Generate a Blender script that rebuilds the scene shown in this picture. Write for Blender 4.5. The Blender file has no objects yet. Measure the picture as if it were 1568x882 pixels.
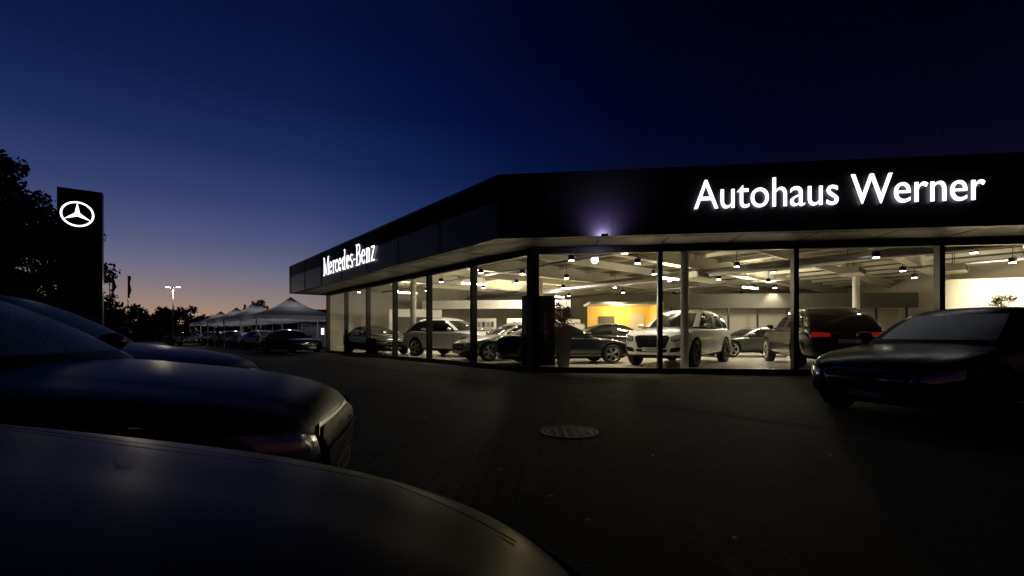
import bpy, bmesh, math, random
from mathutils import Vector, Matrix
from mathutils.bvhtree import BVHTree
import numpy as np
random.seed(7); rng=np.random.default_rng(5)
scene=bpy.context.scene
COL=scene.collection
def lin(c):
    r=[]
    for v in c:
        v=v/255.0
        r.append(v/12.92 if v<=0.04045 else ((v+0.055)/1.055)**2.4)
    return tuple(r)
# ---------------------------------------------------------------- materials
def mat(name,col,rough=.5,metal=0,coat=0,emit=None,es=0,spec=.5,noise=None,bump=None,alpha=1):
    m=bpy.data.materials.new(name); m.use_nodes=True
    nt=m.node_tree; b=nt.nodes['Principled BSDF']
    b.inputs['Base Color'].default_value=(*col,1)
    b.inputs['Roughness'].default_value=rough
    b.inputs['Metallic'].default_value=metal
    b.inputs['Coat Weight'].default_value=coat
    b.inputs['Coat Roughness'].default_value=.08
    b.inputs['Specular IOR Level'].default_value=spec
    if emit:
        b.inputs['Emission Color'].default_value=(*emit,1); b.inputs['Emission Strength'].default_value=es
    if noise:
        sc,amt=noise
        tc=nt.nodes.new('ShaderNodeTexCoord'); n=nt.nodes.new('ShaderNodeTexNoise'); n.inputs['Scale'].default_value=sc; n.inputs['Detail'].default_value=6
        nt.links.new(tc.outputs['Object'],n.inputs['Vector'])
        mx=nt.nodes.new('ShaderNodeMix'); mx.data_type='RGBA'
        mx.inputs[6].default_value=(*[c*(1-amt) for c in col],1); mx.inputs[7].default_value=(*[min(1,c*(1+amt)) for c in col],1)
        nt.links.new(n.outputs['Fac'],mx.inputs[0]); nt.links.new(mx.outputs[2],b.inputs['Base Color'])
    if bump:
        sc,st=bump
        tc=nt.nodes.new('ShaderNodeTexCoord'); n=nt.nodes.new('ShaderNodeTexNoise'); n.inputs['Scale'].default_value=sc; n.inputs['Detail'].default_value=4
        nt.links.new(tc.outputs['Object'],n.inputs['Vector'])
        bp=nt.nodes.new('ShaderNodeBump'); bp.inputs['Strength'].default_value=st; bp.inputs['Distance'].default_value=.02
        nt.links.new(n.outputs['Fac'],bp.inputs['Height']); nt.links.new(bp.outputs['Normal'],b.inputs['Normal'])
    return m
M={}
M['fascia']=mat('fascia_panel',(.012,.009,.018),.40,0,0,bump=(1.5,.08))
M['frame']=mat('window_frame',(.012,.012,.013),.4)
M['roof']=mat('roof',(.02,.02,.02),.8)
M['letter']=mat('letter_light',(.8,.8,.8),.5,emit=(1,.97,1),es=2.0)
M['starlight']=mat('star_light',(.8,.8,.8),.5,emit=(.9,.94,1),es=3.0)
M['pylon']=mat('pylon_black',(.006,.006,.009),.35)
M['inwall']=mat('inner_wall',(.42,.40,.34),.8,noise=(2,.08))
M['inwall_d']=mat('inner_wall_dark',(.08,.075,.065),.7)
M['yellow']=mat('yellow_wall',(.80,.55,.14),.8)
M['cream']=mat('cream_wall',(.85,.78,.62),.8)
M['beam']=mat('beam_paint',(.62,.59,.48),.55,noise=(3,.1))
M['white']=mat('white_paint',(.8,.79,.76),.4)
M['col']=mat('column_paint',(.75,.74,.70),.45)
M['steel']=mat('steel',(.45,.45,.46),.35,1)
M['black']=mat('black_plastic',(.008,.008,.008),.5,spec=.2)
M['line']=mat('panel_gap',(.001,.001,.001),.9,spec=0)
M['tyre']=mat('tyre',(.012,.012,.012),.75)
M['rimS']=mat('rim_silver',(.45,.45,.45),.3,1)
M['rimD']=mat('rim_dark',(.10,.10,.10),.3,.8)
M['chrome']=mat('chrome',(.75,.75,.75),.12,1)
M['glass']=mat('car_glass',(.008,.010,.012),.06,spec=.8)
M['dew']=mat('dew_glass',(.05,.15,.18),.42,.2,spec=.5,noise=(18,.5),bump=(60,.4))
M['dewR']=mat('dew_glass_lit',(.70,.90,.90),.48,.5,spec=.6,noise=(26,.45),bump=(70,.6))  # lit copy of the dewy glass, caught light put into the pale base colour
M['hl']=mat('headlight_lens',(.62,.60,.75),.16,.7,1,noise=(25,.7))
M['tl']=mat('tail_lens',(.35,.01,.01),.15,0,1,emit=(1,.03,.02),es=.16)
M['tlo']=mat('tail_lens_off',(.10,.004,.004),.2,0,.4)
M['plate']=mat('number_plate',(.7,.7,.7),.5)
M['plated']=mat('number_plate_dark',(.05,.05,.06),.5)
M['pot']=mat('planter_stone',(.28,.27,.25),.7,noise=(8,.2))
M['leaf']=mat('foliage',(.05,.075,.03),.7)
M['leafd']=mat('foliage_dark',(.035,.05,.02),.8)
M['leafy']=mat('yellow_leaf',(.55,.42,.03),.6)
M['pink']=mat('pink_flower',(.65,.18,.22),.6)
M['red']=mat('red_flower',(.5,.06,.05),.6)
M['bark']=mat('bark',(.05,.04,.03),.9,bump=(10,.6))
M['annex']=mat('annex_render',(.6,.6,.64),.8,noise=(1.5,.08))
M['lampglow']=mat('lamp_glow',(1,1,1),.5,emit=(1,.80,.50),es=8)
M['disc']=mat('downlight_glow',(1,1,1),.5,emit=(1,.92,.74),es=40)
M['fabric']=mat('banner',(.02,.02,.025),.8)
M['sign']=mat('sign_board',(.10,.12,.11),.6)
M['iron']=mat('cast_iron',(.15,.145,.14),.5,.4,bump=(40,.6))
M['textgrey']=mat('grey_print',(.30,.30,.31),.6)
M['desk']=mat('desk',(.55,.53,.48),.4)
M['chair']=mat('chair_black',(.02,.02,.02),.5)
m=bpy.data.materials.new('tent_fabric'); m.use_nodes=True; nt=m.node_tree; nt.nodes.clear()
o=nt.nodes.new('ShaderNodeOutputMaterial'); a=nt.nodes.new('ShaderNodeBsdfDiffuse'); a.inputs[0].default_value=(.78,.78,.80,1)
b=nt.nodes.new('ShaderNodeBsdfTranslucent'); b.inputs[0].default_value=(.7,.7,.74,1); mx=nt.nodes.new('ShaderNodeMixShader'); mx.inputs[0].default_value=.3
nt.links.new(a.outputs[0],mx.inputs[1]); nt.links.new(b.outputs[0],mx.inputs[2]); nt.links.new(mx.outputs[0],o.inputs[0]); M['tent']=m
m=bpy.data.materials.new('window_glass'); m.use_nodes=True; nt=m.node_tree; nt.nodes.clear()
o=nt.nodes.new('ShaderNodeOutputMaterial'); tr=nt.nodes.new('ShaderNodeBsdfTransparent'); tr.inputs[0].default_value=(.92,.94,.90,1)
gl=nt.nodes.new('ShaderNodeBsdfGlossy'); gl.inputs['Roughness'].default_value=.01
lw=nt.nodes.new('ShaderNodeLayerWeight'); lw.inputs[0].default_value=.5
pw=nt.nodes.new('ShaderNodeMath'); pw.operation='POWER'; pw.inputs[1].default_value=5
ml=nt.nodes.new('ShaderNodeMath'); ml.operation='MULTIPLY_ADD'; ml.inputs[1].default_value=.85; ml.inputs[2].default_value=.08
mx=nt.nodes.new('ShaderNodeMixShader')
nt.links.new(lw.outputs['Facing'],pw.inputs[0]); nt.links.new(pw.outputs[0],ml.inputs[0])
nt.links.new(ml.outputs[0],mx.inputs[0]); nt.links.new(tr.outputs[0],mx.inputs[1]); nt.links.new(gl.outputs[0],mx.inputs[2]); nt.links.new(mx.outputs[0],o.inputs[0])
M['wglass']=m
def paving(name,base,sc,rot):
    m=mat(name,base,.8,spec=.22); nt=m.node_tree; b=nt.nodes['Principled BSDF']
    tc=nt.nodes.new('ShaderNodeTexCoord'); mp=nt.nodes.new('ShaderNodeMapping'); mp.inputs['Rotation'].default_value=(0,0,rot)
    nt.links.new(tc.outputs['Object'],mp.inputs[0])
    sx=nt.nodes.new('ShaderNodeSeparateXYZ'); nt.links.new(mp.outputs[0],sx.inputs[0])
    def wob(src,freq,amp):
        a=nt.nodes.new('ShaderNodeMath'); a.operation='MULTIPLY'; a.inputs[1].default_value=freq; nt.links.new(src,a.inputs[0])
        s=nt.nodes.new('ShaderNodeMath'); s.operation='PINGPONG'; s.inputs[1].default_value=1; nt.links.new(a.outputs[0],s.inputs[0])
        c=nt.nodes.new('ShaderNodeMath'); c.operation='MULTIPLY'; c.inputs[1].default_value=amp; nt.links.new(s.outputs[0],c.inputs[0]); return c.outputs[0]
    ax=nt.nodes.new('ShaderNodeMath'); ax.operation='ADD'; nt.links.new(sx.outputs[0],ax.inputs[0]); nt.links.new(wob(sx.outputs[1],16/sc,.030*sc),ax.inputs[1])
    ay=nt.nodes.new('ShaderNodeMath'); ay.operation='ADD'; nt.links.new(sx.outputs[1],ay.inputs[0]); nt.links.new(wob(sx.outputs[0],16/sc,.030*sc),ay.inputs[1])
    cb=nt.nodes.new('ShaderNodeCombineXYZ'); nt.links.new(ax.outputs[0],cb.inputs[0]); nt.links.new(ay.outputs[0],cb.inputs[1])
    br=nt.nodes.new('ShaderNodeTexBrick'); br.inputs['Scale'].default_value=1
    br.inputs['Brick Width'].default_value=.25*sc; br.inputs['Row Height'].default_value=.125*sc; br.inputs['Mortar Size'].default_value=.012*sc; br.inputs['Mortar Smooth'].default_value=.3
    br.inputs['Color1'].default_value=(*[c*.6 for c in base],1); br.inputs['Color2'].default_value=(*[c*1.6 for c in base],1); br.inputs['Mortar'].default_value=(*[c*.05 for c in base],1)
    nt.links.new(cb.outputs[0],br.inputs['Vector'])
    n2=nt.nodes.new('ShaderNodeTexNoise'); n2.inputs['Scale'].default_value=.6; n2.inputs['Detail'].default_value=8
    nt.links.new(tc.outputs['Object'],n2.inputs['Vector'])
    mr=nt.nodes.new('ShaderNodeMapRange'); mr.inputs[1].default_value=.3; mr.inputs[2].default_value=.7; mr.inputs[3].default_value=.5; mr.inputs[4].default_value=1.3
    nt.links.new(n2.outputs['Fac'],mr.inputs[0])
    mu=nt.nodes.new('ShaderNodeMix'); mu.data_type='RGBA'; mu.blend_type='MULTIPLY'; mu.inputs[0].default_value=1
    nt.links.new(br.outputs['Color'],mu.inputs[6]); nt.links.new(mr.outputs[0],mu.inputs[7]); nt.links.new(mu.outputs[2],b.inputs['Base Color'])
    bp=nt.nodes.new('ShaderNodeBump'); bp.inputs['Strength'].default_value=1; bp.inputs['Distance'].default_value=.015
    inv=nt.nodes.new('ShaderNodeMath'); inv.operation='SUBTRACT'; inv.inputs[0].default_value=1
    nt.links.new(br.outputs['Fac'],inv.inputs[1]); nt.links.new(inv.outputs[0],bp.inputs['Height']); nt.links.new(bp.outputs['Normal'],b.inputs['Normal'])
    return m
ROT=math.atan2(.77,-.638)
M['pave']=paving('paving',(.027,.024,.023),1,-ROT+.78)
M['pave2']=paving('light_paving',(.075,.056,.042),1.6,.123)
M['kerb']=mat('drain_channel',(.005,.005,.005),.8,spec=.2)
M['floor']=mat('showroom_floor',(.38,.36,.31),.25,noise=(1.2,.1))
def corr(name,base,sc,rough,metal,rot):
    m=mat(name,base,rough,metal); nt=m.node_tree; b=nt.nodes['Principled BSDF']
    tc=nt.nodes.new('ShaderNodeTexCoord'); mp=nt.nodes.new('ShaderNodeMapping'); mp.inputs['Rotation'].default_value=(0,0,rot)
    w=nt.nodes.new('ShaderNodeTexWave'); w.inputs['Scale'].default_value=sc
    bp=nt.nodes.new('ShaderNodeBump'); bp.inputs['Strength'].default_value=.8; bp.inputs['Distance'].default_value=.03
    nt.links.new(tc.outputs['Object'],mp.inputs[0]); nt.links.new(mp.outputs[0],w.inputs['Vector']); nt.links.new(w.outputs['Fac'],bp.inputs['Height']); nt.links.new(bp.outputs['Normal'],b.inputs['Normal'])
    return m
M['soffit']=corr('soffit_metal',(.48,.46,.43),3.2,.4,.5,-.69)
M['ceil']=corr('ceiling_deck',(.17,.145,.09),1.6,.6,.1,-.69)
# ---------------------------------------------------------------- helpers
def empty(name,loc=(0,0,0),yaw=0,scale=1):
    e=bpy.data.objects.new(name,None); COL.objects.link(e); e.location=loc; e.rotation_euler=(0,0,yaw); e.scale=(scale,)*3; return e
def mobj(name,verts,faces,mats,parent=None,mi=None,smooth=False):
    me=bpy.data.meshes.new(name); me.from_pydata([tuple(v) for v in verts],[],faces)
    if not isinstance(mats,(list,tuple)): mats=[mats]
    for k in mats: me.materials.append(k)
    if mi: me.polygons.foreach_set('material_index',mi)
    if smooth: me.polygons.foreach_set('use_smooth',[True]*len(me.polygons))
    me.update()
    ob=bpy.data.objects.new(name,me); COL.objects.link(ob)
    if parent: ob.parent=parent
    return ob
def prism(name,pts,z0,z1,mt,parent=None):
    n=len(pts); 
    a=sum(pts[i][0]*pts[(i+1)%n][1]-pts[(i+1)%n][0]*pts[i][1] for i in range(n))
    if a<0: pts=pts[::-1]
    v=[(p[0],p[1],z0) for p in pts]+[(p[0],p[1],z1) for p in pts]
    f=[tuple(range(n))[::-1],tuple(range(n,2*n))]+[(i,(i+1)%n,n+(i+1)%n,n+i) for i in range(n)]
    return mobj(name,v,f,mt,parent)
def box(name,c,s,mt,parent=None,yaw=0,bev=0,rx=0,ry=0):
    bm=bmesh.new(); bmesh.ops.create_cube(bm,size=1); bmesh.ops.scale(bm,vec=s,verts=bm.verts)
    if bev: bmesh.ops.bevel(bm,geom=bm.edges[:],offset=bev,segments=2,affect='EDGES')
    me=bpy.data.meshes.new(name); bm.to_mesh(me); bm.free(); me.materials.append(mt)
    ob=bpy.data.objects.new(name,me); COL.objects.link(ob); ob.location=c; ob.rotation_euler=(rx,ry,yaw)
    if parent: ob.parent=parent
    return ob
def cyl(name,c,r1,r2,h,mt,parent=None,seg=20,rot=(0,0,0)):
    bm=bmesh.new(); bmesh.ops.create_cone(bm,cap_ends=True,segments=seg,radius1=r1,radius2=r2,depth=h)
    me=bpy.data.meshes.new(name); bm.to_mesh(me); bm.free(); me.materials.append(mt)
    for p in me.polygons: p.use_smooth=len(p.vertices)==4
    ob=bpy.data.objects.new(name,me); COL.objects.link(ob); ob.location=c; ob.rotation_euler=rot
    if parent: ob.parent=parent
    return ob
def bar(name,a,b,w,h,mt,parent=None):
    a=Vector(a); b=Vector(b); d=b-a
    ob=box(name,(a+b)/2,(d.length,w,h),mt,parent); ob.rotation_euler=(0,-math.atan2(d.z,math.hypot(d.x,d.y)),math.atan2(d.y,d.x)); return ob
def lamp(name,kind,loc,e,col,parent,size=.1,cone=None,rot=(0,0,0),blend=.7):
    l=bpy.data.lights.new(name,kind); l.energy=e; l.color=col; l.shadow_soft_size=size
    if cone: l.spot_size=math.radians(cone); l.spot_blend=blend
    o=bpy.data.objects.new(name,l); COL.objects.link(o); o.location=loc; o.rotation_euler=rot; o.parent=parent; return o
# ---------------------------------------------------------------- world
w=bpy.data.worlds.new("World"); scene.world=w; w.use_nodes=True; nt=w.node_tree
bg=nt.nodes['Background']; N=nt.nodes.new; Lk=nt.links.new
tc=N('ShaderNodeTexCoord'); nrm=N('ShaderNodeVectorMath'); nrm.operation='NORMALIZE'; Lk(tc.outputs['Generated'],nrm.inputs[0])
sp=N('ShaderNodeSeparateXYZ'); Lk(nrm.outputs[0],sp.inputs[0])
asn=N('ShaderNodeMath'); asn.operation='ARCSINE'; Lk(sp.outputs['Z'],asn.inputs[0])
mr=N('ShaderNodeMapRange'); mr.inputs[1].default_value=0; mr.inputs[2].default_value=math.radians(60); Lk(asn.outputs[0],mr.inputs[0])
r1=N('ShaderNodeValToRGB'); Lk(mr.outputs[0],r1.inputs[0])
def ramp(node,stops):
    cr=node.color_ramp; cr.interpolation='LINEAR'
    while len(cr.elements)<len(stops): cr.elements.new(.5)
    for e,(p,c) in zip(cr.elements,stops): e.position=p; e.color=(*c,1)
st=[(0,(192,146,100)),(2,(168,138,112)),(4,(142,126,124)),(7,(108,106,130)),(10,(81,86,124)),(14,(54,65,112)),(19,(31,45,94)),(25,(15,28,74)),(32,(9,19,56)),(45,(5,12,38)),(60,(3,7,26))]
ramp(r1,[(a/60,lin(c)) for a,c in st])
cmb=N('ShaderNodeCombineXYZ'); Lk(sp.outputs['X'],cmb.inputs[0]); Lk(sp.outputs['Y'],cmb.inputs[1])
n2=N('ShaderNodeVectorMath'); n2.operation='NORMALIZE'; Lk(cmb.outputs[0],n2.inputs[0])
dt=N('ShaderNodeVectorMath'); dt.operation='DOT_PRODUCT'; dt.inputs[1].default_value=(-.60,.80,0); Lk(n2.outputs[0],dt.inputs[0])
ac=N('ShaderNodeMath'); ac.operation='ARCCOSINE'; Lk(dt.outputs['Value'],ac.inputs[0])
mr2=N('ShaderNodeMapRange'); mr2.inputs[1].default_value=0; mr2.inputs[2].default_value=math.pi; Lk(ac.outputs[0],mr2.inputs[0])
r2=N('ShaderNodeValToRGB'); Lk(mr2.outputs[0],r2.inputs[0])
ramp(r2,[(0,(1,1,1)),(12/180,(.90,.96,.98)),(24/180,(.46,.63,.79)),(38/180,(.20,.30,.44)),(52/180,(.12,.12,.20)),(66/180,(.11,.07,.12)),(80/180,(.10,.05,.08)),(1,(.05,.03,.045))])
mu=N('ShaderNodeMix'); mu.data_type='RGBA'; mu.blend_type='MULTIPLY'; mu.inputs[0].default_value=1
Lk(r1.outputs[0],mu.inputs[6]); Lk(r2.outputs[0],mu.inputs[7]); Lk(mu.outputs[2],bg.inputs[0]); bg.inputs[1].default_value=1.0
# ---------------------------------------------------------------- camera
H=1.05
cd=bpy.data.cameras.new('camera'); cam=bpy.data.objects.new('camera',cd); COL.objects.link(cam); scene.camera=cam
cam.location=(0,0,H); cam.rotation_euler=(math.radians(90),0,0); cd.lens=16; cd.sensor_width=36; cd.shift_y=71/1568; cd.clip_start=.03; cd.clip_end=3000
scene.view_settings.view_transform='Standard'
# ---------------------------------------------------------------- ground
g=mobj('ground',[(-900,-900,0),(900,-900,0),(900,900,0),(-900,900,0)],[(0,1,2,3)],M['pave'])
# ---------------------------------------------------------------- building
B=empty('car_dealership')
dF=Vector((.9925,-.1226)); dL=Vector((-.638,.770)); nL=Vector((.770,.638)); nF=Vector((.1226,.9925))
G=Vector((.6,12.6)); C=Vector((-.353,11.17))
Fe=G+dF*20; Le=G+dL*17.45
FR=C+dF*22; E=C+dL*19.6
back=[Le+nL*15,Vector((22,33))]
inner=[G,Fe,Vector((23.5,33)),back[0],Le]
P=lambda v:(v.x,v.y)
prism('showroom_floor',[P(p) for p in inner],0.004,.08,M['floor'],B)
outer=[C,FR,Vector((25,35)),E+nL*17,E]
prism('roof_slab',[P(p) for p in outer],4.32,4.90,M['roof'],B)
prism('ceiling',[P(p) for p in inner],4.27,4.30,M['ceil'],B)
def strip(name,a,b,inward,t,z0,z1,mt):
    return prism(name,[P(a),P(b),P(b+inward*t),P(a+inward*t)],z0,z1,mt,B)
mi=(G-C).normalized()*.3
prism('fascia_front',[P(C),P(FR),P(FR+nF*.25),P(C+mi)],3.40,4.97,M['fascia'],B)
prism('fascia_side',[P(C),P(C+mi),P(E+nL*.25),P(E)],3.40,4.97,M['fascia'],B)
strip('fascia_end',E+nL*.26,E+nL*17,-dL,.25,3.40,4.968,M['fascia'])
prism('soffit_front',[P(C+mi),P(FR+nF*.25),P(Fe+dF*1.0),P(G)],3.44,3.50,M['soffit'],B)
prism('soffit_side',[P(C+mi),P(G),P(G+dL*19.3),P(E+nL*.25)],3.44,3.50,M['soffit'],B)
cyl('roof_antenna',(10.6,11.2,5.5),.012,.008,1.6,M['steel'],B,6)
for i in range(1,8):
    p=C+dF*(2.75*i); bar('panel_joint_%d'%i,(p.x-.004*nF.x,p.y-.004*nF.y,3.41),(p.x-.004*nF.x,p.y-.004*nF.y,4.96),.012,.012,M['frame'],B)
    p=C+dL*(2.75*i); bar('panel_joint_side_%d'%i,(p.x-.004*nL.x,p.y-.004*nL.y,3.41),(p.x-.004*nL.x,p.y-.004*nL.y,4.96),.012,.012,M['frame'],B)
for i in range(1,9):
    a=G+dF*(1.69*i)-nF*.02; b=a-nF*1.2; bar('soffit_joint_%d'%i,(a.x,a.y,3.435),(b.x,b.y,3.435),.03,.012,M['frame'],B)
    a=G+dL*(1.45*i*1.2)-nL*.02; b=a-nL*1.3; bar('soffit_joint_side_%d'%i,(a.x,a.y,3.435),(b.x,b.y,3.435),.03,.012,M['frame'],B)
def wallseg(name,a,b,z0,z1,th,mt):
    d=(b-a); L=d.length; c=(a+b)/2
    return box(name,(c.x,c.y,(z0+z1)/2),(L,th,z1-z0),mt,B,math.atan2(d.y,d.x))
wallseg('header_front',G+dF*.08,Fe,3.25,3.438,.16,M['frame']); wallseg('header_side',G+dL*.08,Le,3.25,3.438,.16,M['frame'])
wallseg('upper_wall_front',G+dF*.08,Fe,3.502,4.268,.12,M['inwall_d']); wallseg('upper_wall_side',G+dL*.08,Le,3.502,4.268,.12,M['inwall_d'])
wallseg('sill_front',G+dF*.08,Fe,.0,.15,.2,M['frame']); wallseg('sill_side',G+dL*.08,Le,.0,.15,.2,M['frame'])
def pane(name,a,b,z0,z1):
    return mobj(name,[(a.x,a.y,z0),(b.x,b.y,z0),(b.x,b.y,z1),(a.x,a.y,z1)],[(0,1,2,3)],M['wglass'],B)
for i in range(6):
    a=G+dF*(3.38*i); b=G+dF*(3.38*(i+1)) if i<5 else Fe
    pane('window_pane_front_%d'%i,a,b,.15,3.25)
    if i: box('mullion_front_%d'%i,(a.x,a.y,1.79),(.12,.2,3.27),M['frame'],B,math.atan2(dF.y,dF.x))
for i in range(6):
    a=G+dL*(2.9*i); b=G+dL*(2.9*(i+1)); pane('window_pane_side_%d'%i,a,b,.15,3.25)
    box('mullion_side_%d'%(i+1),(b.x,b.y,1.79),(.12,.2,3.27),M['frame'],B,math.atan2(dL.y,dL.x))
prism('corner_post',[P(G-dL*.02-nF*.13-dF*.05),P(G+dF*.16-nF*.12),P(G+dF*.12+nF*.15),P(G+nF*.25-dF*.0),P(G+dL*.12+nL*.12),P(G+dL*.16-nL*.12)],0.0,3.437,M['frame'],B)
def wall(name,a,b,mt,z0=0.08,z1=4.26): return wallseg(name,a,b,z0,z1,.2,mt)
wall('end_wall',Le+nL*.1,Le+nL*15,M['inwall']); wall('back_wall',back[0],Vector((23.5,33)),M['inwall']); wall('right_wall',Vector((23.5,33)),Fe,M['cream'])
def inside(p):
    n=len(inner); c=False; j=n-1
    for i in range(n):
        a,b=inner[i],inner[j]
        if (a.y>p.y)!=(b.y>p.y) and p.x<(b.x-a.x)*(p.y-a.y)/(b.y-a.y)+a.x: c=not c
        j=i
    return c
def clipline(p,d):
    ts=[t*.1 for t in range(-400,600) if inside(p+d*(t*.1))]
    return (min(ts)+.15,max(ts)-.15) if ts else None
k=0
for s in range(-3,6):
    p=G+dL*(s*2.9*1.0+.1)
    r=clipline(p+nL*5,nL)
    if r:
        a=p+nL*5+nL*r[0]; b=p+nL*5+nL*r[1]; z=3.98
        bar('main_beam_%d'%k,(a.x,a.y,z),(b.x,b.y,z),.10,.56 if s%2==0 else .3,M['beam'],B)
        if s%2==0: bar('beam_flange_%d'%k,(a.x,a.y,z-.29),(b.x,b.y,z-.29),.30,.025,M['beam'],B)
        k+=1
for s in range(-2,14):
    p=G+nL*(1.3+s*1.9)
    r=clipline(p+dL*2,dL)
    if r:
        a=p+dL*2+dL*r[0]; b=p+dL*2+dL*r[1]
        bar('purlin_%d'%s,(a.x,a.y,4.17),(b.x,b.y,4.17),.08,.15,M['beam'],B)
for s,z,rr in ((3.2,3.62,.05),(9.5,3.55,.16),(14.5,3.6,.06)):
    p=G+nL*s+dL*2; r=clipline(p,dL)
    if r:
        a=p+dL*r[0]; b=p+dL*r[1]; c=(a+b)/2
        cyl('ceiling_duct',(c.x,c.y,z),rr,rr,(b-a).length,M['steel'],B,14,(math.pi/2,0,math.atan2(dL.y,dL.x)+math.pi/2))
for x,y in ((12.8,17.2),(16.0,16.5),(7.5,18.5)):
    U=empty('air_unit',(x,y,3.42),.75); U.parent=B
    box('casing',(0,0,0),(1.3,.7,.24),M['beam'],U,0,.02)
    for q in range(6): box('louvre_%d'%q,(-.5+.2*q,-.36,0),(.16,.02,.16),M['inwall_d'],U)
    for dx in (-.5,.5): bar('hanger',(dx,0,.12),(dx,0,.8),.02,.02,M['black'],U)
cyl('round_column',(4.73,12.47,2.1),.105,.105,4.1,M['col'],B,28)
for i,(x,y) in enumerate([(-4.6,21.2),(1.5,24),(8.5,22.5),(15.5,20.5)]): cyl('inner_column_%d'%i,(x,y,2.1),.14,.14,4.1,M['col'],B,20)
box('yellow_room_wall',(5.9,25.2,1.35),(3.4,.15,2.5),M['yellow'],B)
box('yellow_room_side',(7.65,24.2,1.35),(.12,2.0,2.5),M['yellow'],B)
box('yellow_room_top',(5.9,24.4,2.66),(3.8,2.0,.12),M['inwall'],B)
box('yellow_room_picture',(5.2,25.1,1.75),(.9,.04,.6),M['inwall_d'],B); box('yellow_room_door',(6.9,25.1,1.15),(.8,.05,2.05),M['desk'],B)
box('office_band',(14.2,23.5,2.78),(12.5,.3,.75),M['inwall_d'],B,-.08)
box('office_partition',(14.2,24.6,1.25),(12.5,.15,2.3),M['inwall'],B,-.08)
for i in range(9): box('office_mullion_%d'%i,(8.3+1.45*i,23.75-.1*i,1.25),(.07,.08,2.3),M['frame'],B)
box('office_band_low',(-1.0,27.5,2.85),(9,.3,.5),M['white'],B,-.1)
box('cream_panel',(18.2,16.0,1.9),(5.0,.2,2.3),M['cream'],B,-.3)
box('low_partition',(2.2,24.5,.85),(3.4,.12,1.5),M['white'],B)
box('display_wall',(-5.6,26.5,1.3),(3.0,.15,2.4),M['white'],B,.3)
box('display_picture',(-5.6,26.38,1.5),(2.0,.05,1.1),M['inwall_d'],B,.3)
for i,(x,y) in enumerate([(-1.6,25.8),(.4,26.0),(3.4,27.5),(9.5,25.6)]):
    box('shelf_unit_%d'%i,(x,y,1.0),(1.4,.4,1.9),M['white'],B,.05,.01)
    for q in range(4):
        for u in range(5): box('shelf_item',(x-.5+.25*u,y-.22,.35+.42*q),(.12+.08*rng.random(),.06,.2+.1*rng.random()),[M['inwall_d'],M['yellow'],M['red'],M['steel']][int(rng.integers(4))],B)
for i,(x,y,yw) in enumerate([(-5.4,23.6,.3),(-7.2,25.6,.3),(-3.0,24.5,.2),(3.2,21.5,0),(12.2,18.6,.2)]):
    D=empty('reception_desk',(x,y,.08),yw)
    box('top',(0,0,.74),(1.7,.8,.05),M['desk'],D,0,.01)
    for sx in (-.78,.78): box('panel',(sx,0,.36),(.05,.7,.72),M['white'],D)
    box('monitor',(.3,.1,1.02),(.55,.04,.34),M['black'],D,0,.008); box('stand',(.3,.12,.80),(.06,.05,.16),M['black'],D)
    Ch=empty('office_chair',(x+.2,y-1.0,.08),yw)
    box('seat',(0,0,.47),(.5,.5,.07),M['chair'],Ch,0,.02); box('backrest',(0,-.24,.78),(.46,.06,.55),M['chair'],Ch,0,.02); cyl('stem',(0,0,.24),.03,.03,.42,M['steel'],Ch,8)
    for q in range(5): bar('foot',(0,0,.04),(.28*math.cos(q*1.257),.28*math.sin(q*1.257),.04),.04,.03,M['steel'],Ch)
WC=(1,.875,.63)
px=[(.41,17.8),(2.3,19.2),(7.85,15.9),(9.98,17.4),(13.4,23.2),(13.6,27),(7.0,20.2),(13.4,13.2),(-1.46,23.2),(-3.2,20.6),(-6.2,24.5),(4.2,15.2),(11.2,14.0),(1.9,14.6),(5.2,23.0),(16.5,15.0),(9.6,27),(3.5,28),(-1.2,17.6),(16.8,19),(-8.6,25.6),(3.3,13.3),  # last spot in this row added to throw more light on the white SUV
 (6.3,25.8),(8.9,19.6),(11.6,20.6),(.2,21.0),(5.6,17.9),(-4.6,24.6),(14.6,17.0),(2.6,23.2)]
for i,(x,y) in enumerate(px):
    cyl('downlight_can_%d'%i,(x,y,3.50),.10,.10,.16,M['black'],B,14)
    cyl('downlight_lens_%d'%i,(x,y,3.412),.085,.085,.01,M['disc'],B,14)
    bar('downlight_rod_%d'%i,(x,y,3.59),(x,y,4.26),.015,.015,M['black'],B)
    near=min((Vector((x,y))-G).dot(nF),(Vector((x,y))-G).dot(nL))
    lamp('downlight_lamp_%d'%i,'SPOT',(x,y,3.40),480 if near>2.5 else 360,WC,B,.07,110 if near>3 else 84)
for i,(x,y,e) in enumerate([(2.5,26,260),(11,21,280),(-5.5,23.5,200),(16.9,14.6,230),(6,17.5,260),(-1.6,19.4,180)]):
    box('linear_luminaire_%d'%i,(x,y,3.2),(1.2,.09,.05),M['disc'],B,.6)
    bar('luminaire_rod_%d'%i,(x,y,3.23),(x,y,4.26),.012,.012,M['black'],B)
    lamp('added_uplight_%d'%i,'SPOT',(x,y,3.26),e*1.3,WC,B,.2,165,(math.pi,0,0))  # uplight added to brighten the ceiling
    lamp('luminaire_down_%d'%i,'SPOT',(x,y,3.14),e*1.5,WC,B,.2,115)
lamp('back_hall_lamp','POINT',(1.0,25.2,2.9),480,WC,B,.25); lamp('back_hall_lamp_b','POINT',(12.5,21.8,2.9),260,WC,B,.25)
lamp('side_panel_lamp','SPOT',(17.0,14.4,2.9),420,(1,.88,.66),B,.15,110,(math.radians(75),0,-.3))
lamp('yellow_room_lamp','POINT',(5.8,24.0,2.4),150,(1,.78,.42),B,.2)
fp=C+dF*2.55  # housing, arm and lamp below are added to imitate a reflected glow on the fascia
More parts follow.
